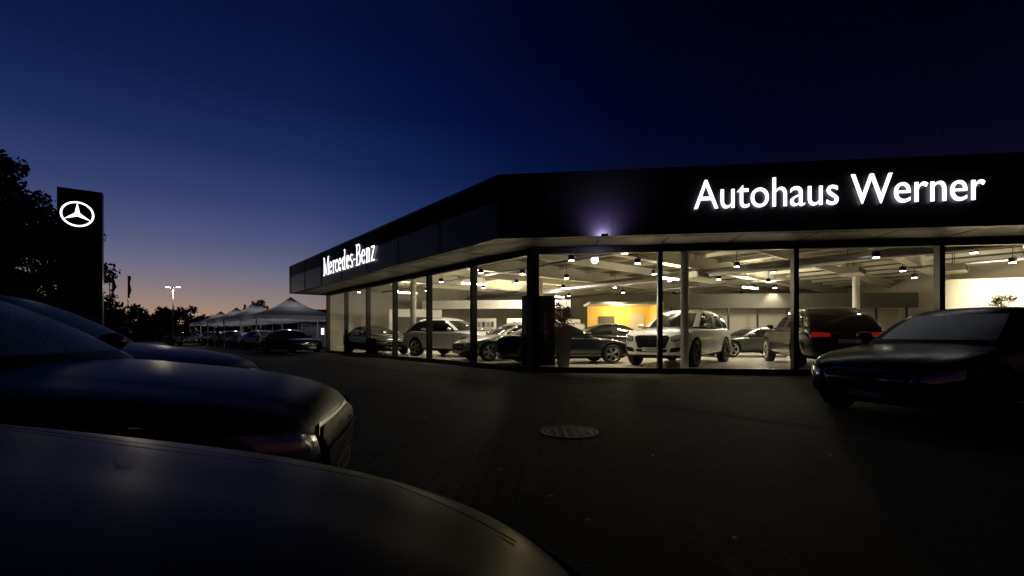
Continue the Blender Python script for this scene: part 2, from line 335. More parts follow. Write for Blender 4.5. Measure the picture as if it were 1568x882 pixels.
box('added_glow_housing',(fp.x-nF.x*.42,fp.y-nF.y*.42,3.335),(.16,.07,.035),M['line'],B,-.123)
bar('added_glow_arm',(fp.x+nF.x*.05,fp.y+nF.y*.05,3.385),(fp.x-nF.x*.40,fp.y-nF.y*.40,3.335),.015,.015,M['line'],B)
lamp('added_glow_lamp','SPOT',(fp.x-nF.x*.42,fp.y-nF.y*.42,3.40),85,(.66,.58,1),B,.12,140,(math.radians(180-50),0,-.123),1)
# letters
def text(name,s,base,d,z,width,cap,mt,parent,off=0,ext=.03,nrmv=None):
    cu=bpy.data.curves.new(name,'FONT'); cu.body=s; cu.extrude=.5*ext; cu.offset=off; cu.resolution_u=6
    t=bpy.data.objects.new(name,cu); COL.objects.link(t)
    dg=bpy.context.evaluated_depsgraph_get(); dg.update()
    me=bpy.data.meshes.new_from_object(t.evaluated_get(dg)); bpy.data.objects.remove(t)
    xs=[v.co.x for v in me.vertices]; x0,x1=min(xs),max(xs)
    y1=max(v.co.y for v in me.vertices)
    me.materials.clear(); me.materials.append(mt)
    ob=bpy.data.objects.new(name,me); COL.objects.link(ob)
    sx=width/(x1-x0); sy=cap/y1
    R=Matrix(((d.x,0,-nrmv.x,0),(d.y,0,-nrmv.y,0),(0,1,0,0),(0,0,0,1)))
    ob.matrix_world=Matrix.Translation((base.x,base.y,z))@R@Matrix.Diagonal((sx,sy,1,1))@Matrix.Translation((-x0,0,0))
    ob.parent=parent
    return ob
tb=C+dF*4.62-nF*.05
text('letters_dealer_name','Autohaus Werner',tb,dF,3.955,6.02,.66,M['letter'],B,off=-.005,nrmv=nF)
def arc(cx,cy,rx,ry,a0,a1,n=16): return [(cx+rx*math.cos(math.radians(a0+(a1-a0)*i/n)),cy+ry*math.sin(math.radians(a0+(a1-a0)*i/n))) for i in range(n+1)]
def stem(x,y0,y1): return ('S',[(x,y0),(x,y1)])
def srf(x,y,w_=.11): return ('H',[(x-w_,y),(x+w_,y)])
GL={
'M':(.86,[stem(.10,0,1),stem(.72,0,1),('S',[(.12,.98),(.40,.05)]),('T',[(.40,.05),(.70,.98)]),srf(.10,.02),srf(.72,.02,.13),srf(.07,.98,.09),srf(.76,.98,.09)]),
'e':(.46,[('P',arc(.23,.33,.155,.31,10,325)),('H',[(.08,.38),(.38,.38)])]),
'r':(.38,[stem(.12,0,.66),srf(.12,.02),srf(.08,.64,.06),('P',arc(.27,.45,.14,.19,160,50,8)),('S',[(.345,.53),(.345,.62)])]),
'c':(.42,[('P',arc(.23,.33,.155,.31,50,320)),('S',[(.34,.48),(.34,.57)])]),
'd':(.52,[('P',arc(.22,.33,.14,.31,20,340)),stem(.38,0,1),srf(.33,.98,.07),srf(.43,.02,.05)]),
's':(.38,[('P',arc(.19,.49,.115,.145,30,180,8)+[(.085,.42),(.29,.26)]+arc(.19,.17,.125,.15,20,-150,9))]),
'-':(.30,[('B',[(.04,.34),(.24,.34)])]),
'B':(.60,[stem(.12,0,1),srf(.10,.02,.10),srf(.10,.98,.10),('P',[(.12,.98),(.25,.98)]+arc(.27,.76,.18,.22,90,-90,10)+[(.12,.53)]),('P',[(.12,.53),(.28,.53)]+arc(.29,.275,.21,.255,90,-90,10)+[(.12,.02)])]),
'n':(.52,[stem(.12,0,.66),srf(.12,.02,.09),srf(.08,.64,.06),('P',arc(.25,.42,.13,.22,150,0,8)+[(.38,.42),(.38,.02)]),srf(.38,.02,.09)]),
'z':(.42,[('B',[(.05,.63),(.36,.63)]),('P',[(.34,.62),(.08,.04)]),('B',[(.05,.03),(.38,.03)])])}
V=[];F=[];cx=0
for ch in 'Mercedes-Benz':
    adv,strokes=GL[ch]
    for kind,pts in strokes:
        for (x0,y0),(x1,y1) in zip(pts,pts[1:]):
            dx,dy=x1-x0,y1-y0; Ln=math.hypot(dx,dy) or 1; nx,ny=-dy/Ln,dx/Ln
            t={'S':.050,'T':.026,'H':.020,'B':.032}.get(kind) or (.020+.032*abs(dy)/Ln)
            ex=.006; ux,uy=dx/Ln*ex,dy/Ln*ex
            b=len(V); V+=[(cx+x0-ux+nx*t,y0-uy+ny*t),(cx+x1+ux+nx*t,y1+uy+ny*t),(cx+x1+ux-nx*t,y1+uy-ny*t),(cx+x0-ux-nx*t,y0-uy-ny*t)]; F.append((b,b+1,b+2,b+3))
    cx+=adv
tb=C+dL*13.3-nL*.03; d=-dL; sx=6.0/cx; sy=.84
VV=[]
for i,(x,y) in enumerate(V):
    lay=.0008*(i//4%24)
    VV.append((tb.x+d.x*x*sx-nL.x*lay,tb.y+d.y*x*sx-nL.y*lay,3.79+y*sy))
mobj('letters_brand',VV,F,M['letter'],B)
# pavement, drain
mobj('pavement',[(*P(C-mi*1.5-Vector((0,.5))),.004),(*P(FR-nF*1.5),.004),(*P(Fe),.004),(*P(G),.004),(*P(Le),.004),(*P(E-nL*.7),.004)],[(0,1,2,3,4,5)],M['pave2'])
da=Vector((-10.0,21.2)); db=Vector((7.5,.13))
dd=(db-da).normalized(); nn=Vector((-dd.y,dd.x))
mobj('drain_channel',[(*P(da),.004),(*P(db),.004),(*P(db+nn*.18),.004),(*P(da+nn*.18),.004)],[(0,1,2,3)],M['kerb'])
mobj('light_kerb',[(*P(da+nn*.19),.004),(*P(db+nn*.19),.004),(*P(db+nn*.31),.004),(*P(da+nn*.31),.004)],[(0,1,2,3)],M['pave2'])
MH=empty('manhole_cover',(.616,4.88,.004))
def ring(name,r0,r1,z,mt,par,seg=40):
    v=[];f=[]
    for i in range(seg):
        a=2*math.pi*i/seg; v+= [(r0*math.cos(a),r0*math.sin(a),z),(r1*math.cos(a),r1*math.sin(a),z)]
    for i in range(seg): j=(i+1)%seg; f.append((2*i,2*i+1,2*j+1,2*j))
    return mobj(name,v,f,mt,par)
cyl('plate',(0,0,.003),.26,.26,.006,M['iron'],MH,40); ring('frame_ring',.275,.31,.008,M['iron'],MH)
for i in range(5):
    for j in range(5):
        if math.hypot(i-2,j-2)<2.5: box('stud',((i-2)*.09,(j-2)*.09,.009),(.05,.05,.008),M['iron'],MH)
# ---------------------------------------------------------------- cars
SPEC={
'sedan':dict(L=4.85,W=.93,wb=2.92,df=.84,r=.335,
  st=[(0,.52,.38,.50),(.035,.62,.28,.66),(.11,.695,.23,.78),(.28,.765,.21,.89),(.55,.82,.2,.965),(.84,.86,.2,1.0),(1.2,.90,.2,.99),(1.5,.935,.2,.985),(2.4,.955,.2,.985),(3.3,.98,.2,.99),(3.76,1.0,.2,1.0),(4.2,1.01,.2,.975),(4.55,1.0,.23,.93),(4.76,.95,.28,.85),(4.85,.8,.38,.70)],
  belt=.90,gb=(1.28,4.40,.84),roof=1.43,gr=(2.25,3.45,.60)),
'suv':dict(L=4.92,W=.98,wb=2.99,df=.88,r=.395,
  st=[(0,.70,.50,.55),(.03,.86,.38,.70),(.10,.965,.31,.82),(.28,1.02,.28,.92),(.55,1.06,.26,.975),(.88,1.09,.26,1.0),(1.25,1.11,.26,.985),(1.6,1.13,.26,.975),(2.5,1.13,.26,.975),(3.4,1.15,.26,.985),(3.87,1.16,.26,1.0),(4.4,1.14,.27,.975),(4.75,1.07,.32,.91),(4.88,.95,.38,.84),(4.92,.8,.46,.74)],
  belt=1.06,gb=(1.18,4.84,.89),roof=1.71,gr=(2.30,4.02,.635)),
'coupe':dict(L=4.5,W=.93,wb=2.7,df=.85,r=.335,
  st=[(0,.46,.34,.50),(.035,.56,.26,.66),(.11,.63,.22,.78),(.28,.70,.19,.89),(.55,.76,.19,.965),(.85,.81,.19,1.0),(1.2,.84,.19,.99),(1.5,.87,.19,.985),(2.4,.88,.19,.985),(3.1,.91,.19,.99),(3.55,.94,.19,1.0),(3.95,.94,.19,.975),(4.25,.92,.22,.93),(4.42,.86,.27,.85),(4.5,.72,.36,.70)],
  belt=.83,gb=(1.25,4.2,.83),roof=1.27,gr=(2.15,3.0,.58))}
cache={}
def bake(ob):
    dg=bpy.context.evaluated_depsgraph_get(); dg.update()
    return bpy.data.meshes.new_from_object(ob.evaluated_get(dg))
def build_car(kind,paint,glassm,rim,plm,key):
    if key in cache: return cache[key]
    S=SPEC[kind]; L,W=S['L'],S['W']; hx=L/2; parts=[]; suv=kind=='suv'
    wf=hx-S['df']; wr=wf-S['wb']; r=S['r']
    v=[];f=[];rows=[]
    for d,zt,zb,wk in S['st']:
        x=hx-d; w_=W*wk; h=zt-zb
        half=[(0,zb),(.78*w_,zb),(.95*w_,zb+.06),(.992*w_,zb+.30*h),(1.0*w_,zb+.52*h),(.985*w_,zb+.74*h),(.972*w_,zt-.075),(.93*w_,zt-.035),(.80*w_,zt-.012),(.56*w_,zt),(.50*w_,zt+.012),(0,zt+.028)]
        full=half+[(-y,z) for y,z in half[-2:0:-1]]
        rows.append([len(v)+i for i in range(len(full))]); v+=[(x,y,z) for y,z in full]
    n=len(rows[0])
    for a,b in zip(rows,rows[1:]):
        for i in range(n): f.append((a[i],a[(i+1)%n],b[(i+1)%n],b[i]))
    for row,rev in ((rows[0],True),(rows[-1],False)):
        for i in range(0,n//2):
            q=[row[i],row[i+1],row[(n-i-1)%n],row[(n-i)%n]]; q=[k for j,k in enumerate(q) if k not in q[:j]]
            if len(q)>=3: f.append(tuple(q[::-1] if rev else q))
    ob=mobj('tmp_body',v,f,[paint,M['black']],None,None,True)
    bm=bmesh.new(); bm.from_mesh(ob.data); bmesh.ops.recalc_face_normals(bm,faces=bm.faces); bm.to_mesh(ob.data); bm.free()
    ob.modifiers.new('s','SUBSURF').levels=2
    m0=bake(ob); bm=bmesh.new(); bm.from_mesh(m0); bvh=BVHTree.FromBMesh(bm); bm.free()
    cut=[]
    for wx in (wf,wr):
        c=cyl('cut',(wx,0,r+.01),r+.055,r+.055,W*2.6,M['black'],None,48,(math.pi/2,0,0)); cut.append(c)
        bo=ob.modifiers.new('b','BOOLEAN'); bo.object=c; bo.solver='EXACT'; bo.operation='DIFFERENCE'
    me=bake(ob); me.materials.clear(); me.materials.append(paint); me.materials.append(M['black'])
    for p in me.polygons:
        c=p.center; p.use_smooth=True; p.material_index=0
        for wx in (wf,wr):
            if abs(math.hypot(c.x-wx,c.z-r-.01)-(r+.055))<.02 and abs(p.normal.y)<.35: p.material_index=1; p.use_smooth=False
        if c.z<S['st'][5][2]+.09: p.material_index=1
    for c in cut: bpy.data.objects.remove(c)
    bpy.data.objects.remove(ob)
    parts.append(('body',me,Matrix()))
    def keep(ob,nm):
        bpy.context.view_layer.update(); parts.append((nm,ob.data,ob.matrix_world.copy())); bpy.data.objects.remove(ob)
    keep(box('u',(0,0,r+.02),(L*.90,W*1.15,.34),M['black']),'underbody')
    zb,zr=S['belt'],S['roof']
    def plan(d0,d1,w_):
        xf,xr=hx-d0,hx-d1
        pts=[(xf,0),(xf-.025,.40*w_),(xf-.12,.81*w_),(xf-.22,.95*w_)]
        if suv: fr_=[.03,.40,.425,.70,.725,.92]
        elif kind=='sedan': fr_=[.04,.44,.465,.80,.82,.90]
        else: fr_=[.05,.55,.58,.84,.86,.92]
        xa,xb=xf-.22,xr+.14
        pts+=[(xa+(xb-xa)*t,w_*(1+.02*math.sin(math.pi*t))) for t in fr_]
        pts+=[(xr+.14,.95*w_),(xr+.06,.82*w_),(xr+.01,.45*w_),(xr,0)]
        return pts
    gb,gr=S['gb'],S['gr']
    def lerp(t): return tuple(gb[i]+(gr[i]-gb[i])*t for i in range(3))
    rings=[]
    for t,z in ((0,zb-.06),(.03,zb+.02),(.08,zb+.05),(.5,zb+(zr-zb)*.52),(.86,zb+(zr-zb)*.86)):
        a=lerp(t); b=math.sin(math.pi*t); rings.append((plan(a[0]-.06*b,a[1]+(.10 if suv else .02)*b,a[2]+.05*b),z))
    a=lerp(1.0); rings.append((plan(a[0]+.0,a[1]-.0,a[2]*.97),zr-.03))
    rings.append((plan(a[0]+.16,a[1]-.12,a[2]*.80),zr+.0)); rings.append((plan(a[0]+.35,a[1]-.25,a[2]*.4),zr+.018))
    v=[];f=[];mi_=[]; nr=len(rings[0][0]); full=2*nr-2
    xm=hx-(gr[0]+gr[1])/2+.25; hl=(gr[1]-gr[0])/2+.3
    for k_,(pts,z) in enumerate(rings):
        def zz(x): return z-((.065 if suv else .045)*((x-xm)/hl)**2 if k_>=4 else 0)
        for x,y in pts: v.append((x,y,zz(x)))
        for x,y in pts[-2:0:-1]: v.append((x,-y,zz(x)))
    def colm(i):
        i=i if i<nr-1 else full-1-i
        if i in (0,1): return 1
        if i==2: return 0
        if i in (3,4,6): return 2
        if i==5: return 3
        if i==7: return 3 if suv else 0
        if i==8: return 2 if suv else 0
        if i in (9,10): return 0
        return 2
    for k_ in range(len(rings)-1):
        for i in range(full):
            f.append((k_*full+i,k_*full+(i+1)%full,(k_+1)*full+(i+1)%full,(k_+1)*full+i)); mi_.append(colm(i) if k_ in (2,3) else (0 if k_!=1 else 3))
    top=(len(rings)-1)*full
    for i in range(nr-1):
        q=[top+i,top+i+1,top+(full-i-1)%full,top+(full-i)%full]; q=[k for j,k in enumerate(q) if k not in q[:j]]
        if len(q)>=3: f.append(tuple(q)); mi_.append(0)
    ob=mobj('tmp_gh',v,f,[paint,glassm,M['glass'],M['black']],None,mi_,True)
    bm=bmesh.new(); bm.from_mesh(ob.data); bmesh.ops.recalc_face_normals(bm,faces=bm.faces); bm.to_mesh(ob.data); bm.free()
    ob.modifiers.new('s','SUBSURF').levels=2
    me=bake(ob); bpy.data.objects.remove(ob); parts.append(('greenhouse',me,Matrix()))
    def patch(nm,poly,dirn,mt,n=10,m_=4,off=.006):
        bot,tp=poly
        def ev(pl,s):
            s*=len(pl)-1; i=min(int(s),len(pl)-2); t=s-i
            return (pl[i][0]*(1-t)+pl[i+1][0]*t,pl[i][1]*(1-t)+pl[i+1][1]*t)
        vv=[];ff=[]
        for j in range(m_+1):
            for i in range(n+1):
                p0=ev(bot,i/n); p1=ev(tp,i/n); t=j/m_
                a=p0[0]*(1-t)+p1[0]*t; b=p0[1]*(1-t)+p1[1]*t
                if dirn=='f': o_,d_=Vector((6,a,b)),Vector((-1,0,0))
                elif dirn=='r': o_,d_=Vector((-6,a,b)),Vector((1,0,0))
                elif dirn=='l': o_,d_=Vector((a,6,b)),Vector((0,-1,0))
                elif dirn=='t': o_,d_=Vector((a,b,6)),Vector((0,0,-1))
                else: o_,d_=Vector((a,-6,b)),Vector((0,1,0))
                h=bvh.ray_cast(o_,d_)
                if h[0] is None: return
                nn=h[1] if h[1].dot(d_)<0 else -h[1]
                vv.append(h[0]-d_*off*.6+nn*off)
        for j in range(m_):
            for i in range(n):
                q=j*(n+1)+i; ff.append((q,q+1,q+n+2,q+n+1))
        me=bpy.data.meshes.new(nm); me.from_pydata(vv,[],ff); me.materials.append(mt)
        me.polygons.foreach_set('use_smooth',[True]*len(ff)); parts.append((nm,me,Matrix()))
    zg0,zg1=(.56,.88) if suv else ((.38,.61) if kind=='sedan' else (.34,.54))
    gw=.46
    dk=paint is PT['dark']
    patch('grille_surround',([(-gw+.06,zg0-.02),(gw-.06,zg0-.02)],[(-gw-.05,zg1-.03),(-gw+.05,zg1+.015),(gw-.05,zg1+.015),(gw+.05,zg1-.03)]),'f',M['rimD'] if dk else M['chrome'],24,8,.008)
    patch('grille',([(-gw+.08,zg0),(gw-.08,zg0)],[(-gw-.03,zg1-.04),(-gw+.06,zg1),(gw-.06,zg1),(gw+.03,zg1-.04)]),'f',M['black'],24,8,.016)
    for q in range(2 if suv else 1):
        zz_=zg0+(zg1-zg0)*((.40+.22*q) if suv else .52); patch('grille_bar_%d'%q,([(-gw+.03,zz_),(gw-.03,zz_)],[(-gw+.03,zz_+.022),(gw-.03,zz_+.022)]),'f',M['rimD'] if dk else M['chrome'],16,1,.028)
    for sgn in (-1,1):
        hz=zg1-(.0 if suv else -.015)
        patch('headlight_housing',([(sgn*.53,hz-.13),(sgn*.66,hz-.15),(sgn*W*.90,hz-.09)],[(sgn*.54,hz-.02),(sgn*.68,hz+.02),(sgn*W*.90,hz+.05)]),'f',M['black'],12,5,.008)
        patch('headlight',([(sgn*.55,hz-.11),(sgn*.66,hz-.125),(sgn*W*.88,hz-.07)],[(sgn*.56,hz-.035),(sgn*.68,hz+.005),(sgn*W*.88,hz+.035)]),'f',M['hl'],12,5,.014)
        patch('side_intake',([(sgn*.50,zg0-.13),(sgn*.74,zg0-.11)],[(sgn*.55,zg0-.01),(sgn*.80,zg0+.02)]),'f',M['black'],6,3,.01)
        patch('bonnet_gap',([(hx-1.30,sgn*W*.80),(hx-.45,sgn*W*.77),(hx-.20,sgn*W*.64)],[(hx-1.30,sgn*(W*.80+.006)),(hx-.45,sgn*(W*.77+.006)),(hx-.20,sgn*(W*.64+.008))]),'t',M['line'],20,1,.002)
        tz=(.92 if suv else .82 if kind=='sedan' else .76)
        patch('tail_light',([(sgn*.42,tz-.05),(sgn*.82,tz-.06)],[(sgn*.42,tz+.04),(sgn*.82,tz+.07)]),'r',M['tl'] if suv else M['tlo'],10,3,.012)
        sd='l' if sgn>0 else 'rt'
        b0=S['st'][5][2]+.10; b1=zb-.0
        for q,xx in enumerate([hx-gb[0]-.32,hx-gb[0]-1.40,wr+r*.95+.06]):
            patch('door_line_%d'%q,([(xx,b0),(xx+.009,b0)],[(xx,b1),(xx+.009,b1)]),sd,M['line'],1,12,.002)
        for q,xx in enumerate([hx-gb[0]-1.25,hx-gb[0]-2.2]):
            keep(box('h',(xx,sgn*(W*.975),b1-.13),(.20,.03,.022),paint,None,0,.008),'door_handle')
        patch('sill_trim',([(wr+r+.08,.33),(wf-r-.08,.33)],[(wr+r+.08,.37),(wf-r-.08,.37)]),sd,M['chrome'] if suv else M['black'],8,1,.003)
        bm=bmesh.new(); bmesh.ops.create_uvsphere(bm,u_segments=14,v_segments=8,radius=1); bmesh.ops.scale(bm,vec=(.075,.115,.065),verts=bm.verts)
        me=bpy.data.meshes.new('mirror'); bm.to_mesh(me); bm.free(); me.materials.append(paint); me.polygons.foreach_set('use_smooth',[True]*len(me.polygons))
        parts.append(('mirror',me,Matrix.Translation((hx-gb[0]-.47,sgn*(W+.05),zb+.13))))
        keep(box('h',(hx-gb[0]-.45,sgn*(W-.05),zb+.07),(.05,.16,.03),M['black']),'mirror_arm')
    patch('lower_intake',([(-.42,zg0-.13),(.42,zg0-.13)],[(-.46,zg0-.05),(.46,zg0-.05)]),'f',M['black'],12,2,.01)
    zp=zg0-.055
    keep(box('p',(hx+.012,0,zp),(.015,.52,.11),plm,None,0,.003),'plate_front')
    keep(box('p',(hx+.021,0,zp),(.004,.34,.05),M['black'] if dk else M['textgrey'],None,0),'plate_print')
    patch('plate_rear',([(-.26,.70 if suv else .56),(.26,.70 if suv else .56)],[(-.26,.81 if suv else .67),(.26,.81 if suv else .67)]),'r',M['plate'],4,2,.02)
    patch('rear_bumper_trim',([(-.6,.42),(.6,.42)],[(-.6,.50),(.6,.50)]),'r',M['black'],10,2,.008)
    zc=(zg0+zg1)/2+.01
    h=bvh.ray_cast(Vector((6,0,zc)),Vector((-1,0,0))); bx=(h[0].x if h[0] else hx)+.05
    v=[];f=[]
    for i in range(24):
        a=2*math.pi*i/24; v+= [(bx,.095*math.cos(a),zc+.095*math.sin(a)),(bx,.080*math.cos(a),zc+.080*math.sin(a))]
    for i in range(24): j=(i+1)%24; f.append((2*i,2*j,2*j+1,2*i+1))
    for q in range(3):
        a=math.pi/2+q*2.0944; b=len(v)
        v+= [(bx,.085*math.cos(a),zc+.085*math.sin(a)),(bx,.016*math.cos(a+1.047),zc+.016*math.sin(a+1.047)),(bx,.016*math.cos(a-1.047),zc+.016*math.sin(a-1.047))]; f.append((b,b+1,b+2))
    me=bpy.data.meshes.new('badge'); me.from_pydata(v,[],f); me.materials.append(M['chrome']); parts.append(('star_badge',me,Matrix()))
    if suv:
        for sgn in (-1,1): keep(bar('rr',(hx-gr[0]-.30,sgn*.57,zr-.02),(hx-gr[1]+.25,sgn*.57,zr-.05),.03,.035,M['rimD']),'roof_rail')
    v=[];f=[];mi_=[];seg=36
    prof=[(r*.70,.10),(r*.73,.115),(r*.90,.12),(r*.985,.10),(r,.06),(r,-.06),(r*.985,-.10),(r*.9,-.12),(r*.6,-.11)]
    for i in range(seg):
        a=2*math.pi*i/seg
        for pr,py in prof: v.append((pr*math.cos(a),py,pr*math.sin(a)))
    k=len(prof)
    for i in range(seg):
        j=(i+1)%seg
        for q in range(k-1): f.append((i*k+q,i*k+q+1,j*k+q+1,j*k+q)); mi_.append(0)
    def ringf(r0,y0,r1,y1,mi1):
        b=len(v)
        for i in range(seg):
            a=2*math.pi*i/seg; v.append((r0*math.cos(a),y0,r0*math.sin(a))); v.append((r1*math.cos(a),y1,r1*math.sin(a)))
        for i in range(seg): j=(i+1)%seg; f.append((b+2*i,b+2*i+1,b+2*j+1,b+2*j)); mi_.append(mi1)
    ringf(r*.70,.10,r*.735,.118,1); ringf(r*.71,.105,r*.65,.085,1); ringf(r*.66,.085,r*.64,.0,2); ringf(r*.64,0.0,.001,0.0,2)
    for q in range(10):
        a=2*math.pi*(q//2)/5+(.16 if q%2 else -.16); ca,sa=math.cos(a),math.sin(a); b=len(v)
        for rr,ww in ((.03,.014),(r*.68,.022)):
            for yy in (.08,.045):
                for s in (-1,1): v.append((rr*ca-s*ww*sa,yy,rr*sa+s*ww*ca))
        f+= [(b,b+1,b+5,b+4),(b,b+4,b+6,b+2),(b+1,b+3,b+7,b+5)]; mi_+=[1,1,1]
    ringf(.06,.084,.001,.088,1)
    me=bpy.data.meshes.new('wheel'); me.from_pydata(v,[],f)
    for k_ in (M['tyre'],rim,M['black']): me.materials.append(k_)
    me.polygons.foreach_set('material_index',mi_); me.polygons.foreach_set('use_smooth',[True]*len(f))
    for wx in (wf,wr):
        parts.append(('wheel',me,Matrix.Translation((wx,W-.125,r)))); parts.append(('wheel',me,Matrix.Translation((wx,-W+.125,r))@Matrix.Rotation(math.pi,4,'Z')))
    cache[key]=parts
    return parts
def paint(nm,c,rough=.25,metal=.0): return mat(nm,c,rough,metal,.8)
PT={'white':paint('paint_white',(.82,.81,.79)),'black':paint('paint_black',(.010,.010,.012),.2),'silver':paint('paint_silver',(.30,.30,.30),.3,.7),
 'grey':paint('paint_grey',(.07,.073,.08),.3,.5),'navy':paint('paint_navy',(.012,.013,.022),.22),
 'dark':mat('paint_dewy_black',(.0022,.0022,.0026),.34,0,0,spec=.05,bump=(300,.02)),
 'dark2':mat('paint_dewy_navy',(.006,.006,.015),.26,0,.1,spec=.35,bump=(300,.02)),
 'lgrey':paint('paint_light',(.5,.5,.52),.3,.2)}
def car(name,kind,pk,loc,heading,glassk='glass',rimk='rimS',scale=1,z=0,pl='plate'):
    parts=build_car(kind,PT[pk],M[glassk],M[rimk],M[pl],(kind,pk,glassk,rimk,pl))
    e=empty(name,(loc[0],loc[1],z),math.atan2(heading[1],heading[0]),scale)
    for nm,me,mx in parts:
        o=bpy.data.objects.new(nm,me); COL.objects.link(o); o.parent=e; o.matrix_basis=mx
    return e
def nosecar(name,kind,pk,nose,heading,scale=1,**k):
    h=Vector(heading).normalized(); L=SPEC[kind]['L']*scale; return car(name,kind,pk,(nose[0]-h.x*L/2,nose[1]-h.y*L/2),heading,scale=scale,**k)
car('white_suv','suv','white',(5.74,15.35),(-.64,-.77),rimk='rimD',scale=1.05,z=.08)
car('black_suv','suv','black',(9.7,14.6),(.27,.96),scale=1.04,z=.08)
car('dark_sedan','sedan','navy',(1.65,15.45),(.98,.21),scale=.95,z=.08)
car('silver_sedan','sedan','silver',(.1,18.0),(-.85,-.5),scale=1,z=.08)
car('light_suv','suv','lgrey',(-2.7,20.6),(.8,-.6),z=.08)
car('grey_coupe','coupe','grey',(10.6,20.2),(-1,-.1),z=.08)
car('black_sedan','sedan','black',(4.6,20.0),(1,.1),z=.08)
car('black_coupe','coupe','black',(15.4,13.6),(-.5,-.85),z=.08)
car('black_sedan','sedan','black',(-7.0,23.2),(.64,-.77),z=.08)
car('grey_sedan','sedan','grey',(1.0,22.0),(-.9,-.3),z=.08)
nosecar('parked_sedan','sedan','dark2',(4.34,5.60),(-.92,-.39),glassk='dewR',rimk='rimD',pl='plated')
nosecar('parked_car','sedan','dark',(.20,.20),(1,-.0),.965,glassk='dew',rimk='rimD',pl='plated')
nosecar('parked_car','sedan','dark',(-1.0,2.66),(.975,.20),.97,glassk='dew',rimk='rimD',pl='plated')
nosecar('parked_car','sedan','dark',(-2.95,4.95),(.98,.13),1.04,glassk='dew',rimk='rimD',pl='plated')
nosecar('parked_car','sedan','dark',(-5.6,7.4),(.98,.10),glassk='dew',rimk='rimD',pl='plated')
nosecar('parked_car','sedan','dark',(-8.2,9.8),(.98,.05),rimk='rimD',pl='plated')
# ---------------------------------------------------------------- far lot
for i,(px_,Y,pk,kd) in enumerate([(445,27,'navy','sedan'),(405,31,'silver','sedan'),(380,35,'lgrey','coupe'),(362,39,'grey','sedan'),(345,43,'white','sedan'),(328,47,'grey','sedan')]):
    car('parked_car',kd,pk,((px_-784)/697*Y,Y),(.82,-.57),scale=.93)
car('parked_car','coupe','white',((292-784)/697*44,44),(.97,.2))
def tent(x,y,s,hp,he,yaw):
    T=empty('canopy_tent',(x,y,0),yaw)
    v=[];f=[]
    lv=[(1.0,he),(.62,he+(hp-he)*.22),(.32,he+(hp-he)*.5),(.12,he+(hp-he)*.8)]
    cs=[(-1,-1),(1,-1),(1,1),(-1,1)]
    for k_,z in lv:
        for c in cs: v.append((c[0]*s/2*k_,c[1]*s/2*k_,z))
    v.append((0,0,hp))
    for r_ in range(3):
        for i in range(4): f.append((r_*4+i,r_*4+(i+1)%4,(r_+1)*4+(i+1)%4,(r_+1)*4+i))
    for i in range(4): f.append((12+i,12+(i+1)%4,16))
    mobj('roof_fabric',v,f,M['tent'],T)
    for i in range(4):
        a=cs[i]; b=cs[(i+1)%4]
        vv=[];ff=[]
        for q in range(13):
            t=q/12; xx=(a[0]*(1-t)+b[0]*t)*s/2; yy=(a[1]*(1-t)+b[1]*t)*s/2
            vv+= [(xx,yy,he),(xx,yy,he-.22-.05*abs(math.sin(q*math.pi/2)))]
        for q in range(12): ff.append((2*q,2*q+1,2*q+3,2*q+2))
        mobj('valance_%d'%i,vv,ff,M['tent'],T)
        cyl('leg_%d'%i,(a[0]*s/2*.98,a[1]*s/2*.98,he/2),.04,.04,he,M['white'],T,8)
    cyl('pendant_lamp',(0,0,he+.25),.10,.16,.12,M['white'],T,12)
    lamp('pendant_light','POINT',(0,0,he+.08),38,(.95,.92,.95),T,.12)
for px_,Y,s in ((445,31,5.2),(392,37,5.2),(362,43,5.2),(338,50,5.2)):
    tent((px_-784)/697*Y,Y,s,3.6,2.25,math.radians(40))
OB=empty('annex_wall')
box('wall',(-14.2,36.5,1.5),(6,.3,2.9),M['annex'],OB,-.2); box('coping',(-14.2,36.5,3.0),(6.2,.4,.1),M['frame'],OB,-.2)
LP=empty('light_box'); box('lit_panel',(-12.9,31.0,1.25),(.16,.06,.42),M['starlight'],LP,-.2); box('panel_post',(-12.9,31.05,.55),(.05,.05,1.1),M['steel'],LP)
PY=empty('sign_pylon')
a=Vector((-20,20.0)); b=Vector((-18.78,20.87)); d=(b-a).normalized(); nb=Vector((-d.y,d.x))
prism('body',[P(a),P(b),P(b+nb*.45),P(a+nb*.45)],0,7.55,M['pylon'],PY)
c=a+d*.66-nb*.03; zc=6.43; R_=.56
def P3(u,z,o=0): return (c.x+d.x*u-nb.x*o,c.y+d.y*u-nb.y*o,z)
v=[];f=[]
for i in range(56):
    t=2*math.pi*i/56; v+= [P3(R_*math.cos(t),zc+R_*math.sin(t)),P3((R_-.065)*math.cos(t),zc+(R_-.065)*math.sin(t))]
for i in range(56): j=(i+1)%56; f.append((2*i,2*j,2*j+1,2*i+1))
for q in range(3):
    t=math.pi/2+q*2.0944; n0=len(v); r_=R_-.05
    v+= [P3(r_*math.cos(t),zc+r_*math.sin(t)),P3(.095*math.cos(t+1.047),zc+.095*math.sin(t+1.047)),P3(.095*math.cos(t-1.047),zc+.095*math.sin(t-1.047)),P3(0,zc)]
    f+=[(n0,n0+1,n0+3),(n0,n0+3,n0+2)]
mobj('star_logo',v,f,M['starlight'],PY)
x=(265-784)/697*60
SL=empty('street_lamp',(x,60,0)); cyl('pole',(0,0,3.6),.09,.05,7.2,M['steel'],SL,10)
for s in (-1,1):
    bar('arm_%d'%s,(0,0,7.2),(s*.6,0,7.32),.05,.05,M['steel'],SL); box('head_%d'%s,(s*.70,0,7.36),(.6,.3,.1),M['steel'],SL,0,.02); box('lens_%d'%s,(s*.70,0,7.27),(.42,.24,.08),M['lampglow'],SL)
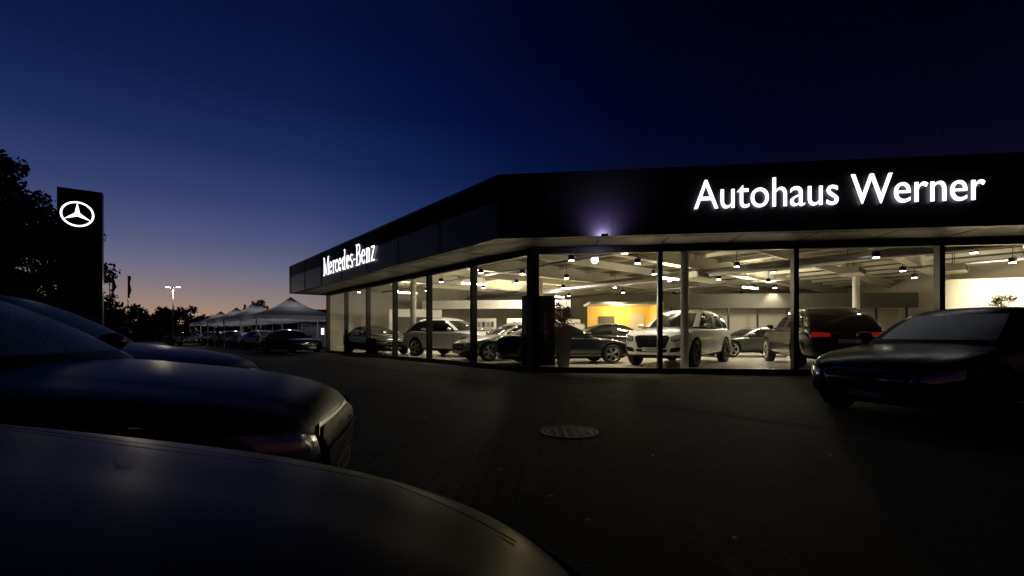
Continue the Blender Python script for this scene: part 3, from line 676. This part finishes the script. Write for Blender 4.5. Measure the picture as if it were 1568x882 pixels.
lamp('lamp_light','POINT',(0,0,6.9),700,(1,.86,.65),SL,.3)
for px_,top,Y in ((152,424,42),(172,418,44),(196,421,46)):
    xx=(px_-784)/697*Y; h=1.05+(512-top)/697*Y
    FP=empty('flagpole',(xx,Y,0)); cyl('pole',(0,0,h/2),.05,.03,h,M['steel'],FP,8)
    v=[];f=[]
    for q in range(9):
        z=h-.1-q*.28; wv=.22+.1*math.sin(q*1.3+px_); v+=[(.04,0,z),(.04+wv*.5,.1*math.sin(q),z),(.04+wv,-.05*math.cos(q),z-.05)]
    for q in range(8): f+=[(3*q,3*q+1,3*q+4,3*q+3),(3*q+1,3*q+2,3*q+5,3*q+4)]
    mobj('flag',v,f,M['fabric'],FP)
SG=empty('information_sign',((176-784)/697*36,36,0)); box('board',(0,0,2.3),(1.5,.1,1.5),M['sign'],SG); box('board_line',(0,-.055,2.55),(1.2,.01,.1),M['textgrey'],SG); box('board_line_b',(0,-.055,2.25),(1.0,.01,.08),M['textgrey'],SG)
for s in (-.65,.65): cyl('post',(s,0,.8),.04,.04,1.6,M['steel'],SG,8)
# ---------------------------------------------------------------- vegetation
def leaves(name,clumps,nper,size,mt,parent=None):
    V=[];F=[]
    for (cx,cy,cz,cr) in clumps:
        n=int(nper*cr*cr)
        dirs=rng.normal(size=(n,3)); dirs/=np.linalg.norm(dirs,axis=1)[:,None]
        rad=cr*rng.random(n)**.45*rng.uniform(.8,1.15,n)
        pos=np.array([cx,cy,cz])+dirs*rad[:,None]*np.array([1,1,.8])
        u=rng.normal(size=(n,3)); u/=np.linalg.norm(u,axis=1)[:,None]; w_=rng.normal(size=(n,3)); vv=np.cross(u,w_); vv/=np.linalg.norm(vv,axis=1)[:,None]
        s=size*rng.uniform(.6,1.3,n)[:,None]
        q=np.stack([pos-u*s,pos-vv*s*.55,pos+u*s,pos+vv*s*.55],axis=1).reshape(-1,3)
        b=len(V); V+=q.tolist(); F+=[(b+4*i,b+4*i+1,b+4*i+2,b+4*i+3) for i in range(n)]
    return mobj(name,V,F,mt,parent)
def tree(x,y,h,cr,nclump,size,nper,base=.25):
    T=empty('broadleaf_tree',(x,y,0)); cyl('trunk',(0,0,h*.3),h*.025,h*.012,h*.62,M['bark'],T,10)
    cl=[]
    for i in range(nclump):
        t=rng.random(); z=h*(base+(1-base)*t); env=cr*math.sqrt(max(.05,1-((t-.35)/.68)**2))
        a=rng.random()*6.283; rr=env*rng.uniform(.3,1.0); r_=cr*rng.uniform(.16,.30)
        cl.append((rr*math.cos(a),rr*math.sin(a),z-r_,r_))
        if i%2==0: bar('limb_%d'%i,(0,0,max(h*.2,z*.6)),(rr*math.cos(a)*.9,rr*math.sin(a)*.9,z-r_),.06,.06,M['bark'],T)
    leaves('crown',cl,nper,size,M['leafd'],T); return T
tree(-29.6,24,12.6,3.0,80,.14,290)
tree(-28.4,28,9.4,3.3,66,.14,290,.1)
tree(-26.8,25.5,7.0,2.2,48,.12,340,.05)
tree(-36,31,14,4.0,60,.18,200)
tree(-24.6,22.8,3.4,1.9,30,.09,420,0)
tree((168-784)/697*55,55,7.8,1.3,22,.12,260,.25)
cl=[]
for i in range(230):
    px_=rng.uniform(110,470); Y=rng.uniform(85,105); hh=(512-(468+7*math.sin(px_*.06)+5*math.sin(px_*.17)))/697*95
    r_=rng.uniform(.9,2.0); cl.append(((px_-784)/697*Y,Y,rng.uniform(.5,max(1,hh-r_+1)),r_))
leaves('distant_tree_line',cl,60,.34,M['leafd'])
cl=[(-30+.5*i+rng.normal()*.3,27+rng.normal()*.4+i*.35,rng.uniform(.3,1.3),rng.uniform(.5,.9)) for i in range(40)]
leaves('hedge',cl,240,.08,M['leafd'])
def planter(x,y,z0,hp,hf,fm,name='flower_planter'):
    T=empty(name,(x,y,z0)); 
    bm=bmesh.new(); bmesh.ops.create_cone(bm,cap_ends=True,segments=4,radius1=.20,radius2=.34,depth=hp); bmesh.ops.rotate(bm,verts=bm.verts,matrix=Matrix.Rotation(.785,3,'Z'))
    bmesh.ops.bevel(bm,geom=bm.edges[:],offset=.015,segments=2,affect='EDGES')
    me=bpy.data.meshes.new('pot'); bm.to_mesh(me); bm.free(); me.materials.append(M['pot']); o=bpy.data.objects.new('pot',me); COL.objects.link(o); o.parent=T; o.location=(0,0,hp/2)
    leaves('foliage',[(0,0,hp+.15,.30)]+[(rng.normal()*.12,rng.normal()*.12,hp+.2+rng.random()*(hf-.2),.14) for _ in range(14)],1400,.035,M['leaf'],T)
    leaves('blossoms',[(rng.normal()*.14,rng.normal()*.14,hp+.1+rng.random()*hf,.10) for _ in range(16)],2200,.022,fm,T)
    leaves('blossoms_rim',[(.22*math.cos(q),.22*math.sin(q),hp+.06,.11) for q in range(6)],2200,.022,M['pink'],T)
    for q in range(7): bar('twig_%d'%q,(0,0,hp),(rng.normal()*.2,rng.normal()*.2,hp+hf+.1*rng.random()),.008,.008,M['bark'],T)
planter(1.46,12.98,.08,1.18,.62,M['red'])
planter(14.6,13.6,.08,1.35,.75,M['red'])
AD=empty('advertising_stele',(.80,13.75,.08),-.12)
box('panel',(0,0,1.08),(1.0,.14,2.1),M['black'],AD,0,.01); box('foot',(0,0,.02),(1.1,.4,.04),M['steel'],AD)
t=text('print','Junge Sterne',Vector((0,0)),Vector((1,0)),0,1.0,.13,M['textgrey'],AD,nrmv=Vector((0,1)))
t.matrix_basis=Matrix.Translation((.25,-.09,.75))@Matrix.Rotation(-math.pi/2,4,'Y')@Matrix(((1,0,0,0),(0,0,-1,0),(0,1,0,0),(0,0,0,1)))@Matrix.Diagonal((.17,.17,.2,1))
def fleaf(x,y,z,s=.03):
    a=rng.random()*6.28; ca,sa=math.cos(a),math.sin(a)
    pts=[(-1,0,0),(-.4,.5,.25),(.4,.45,.2),(1,0,.1),(.4,-.5,.2),(-.4,-.45,.3)]
    return [(x+s*(p[0]*ca-p[1]*sa),y+s*(p[0]*sa+p[1]*ca),z+s*p[2]) for p in pts]
V=[];F=[]
for px_,py_ in ((843,763),(730,692),(1125,828),(545,585),(1000,700),(650,640),(1270,700),(765,722),(900,800)):
    Z=697*H/(py_-512); b=len(V); V+=fleaf((px_-784)/697*Z,Z,.012,.025); F.append(tuple(range(b,b+6)))
mobj('fallen_leaves',V,F,M['leafy'])
V=fleaf(-.80,.96,.848,.018); mobj('leaf_on_bonnet',V,[tuple(range(6))],M['leafy'])
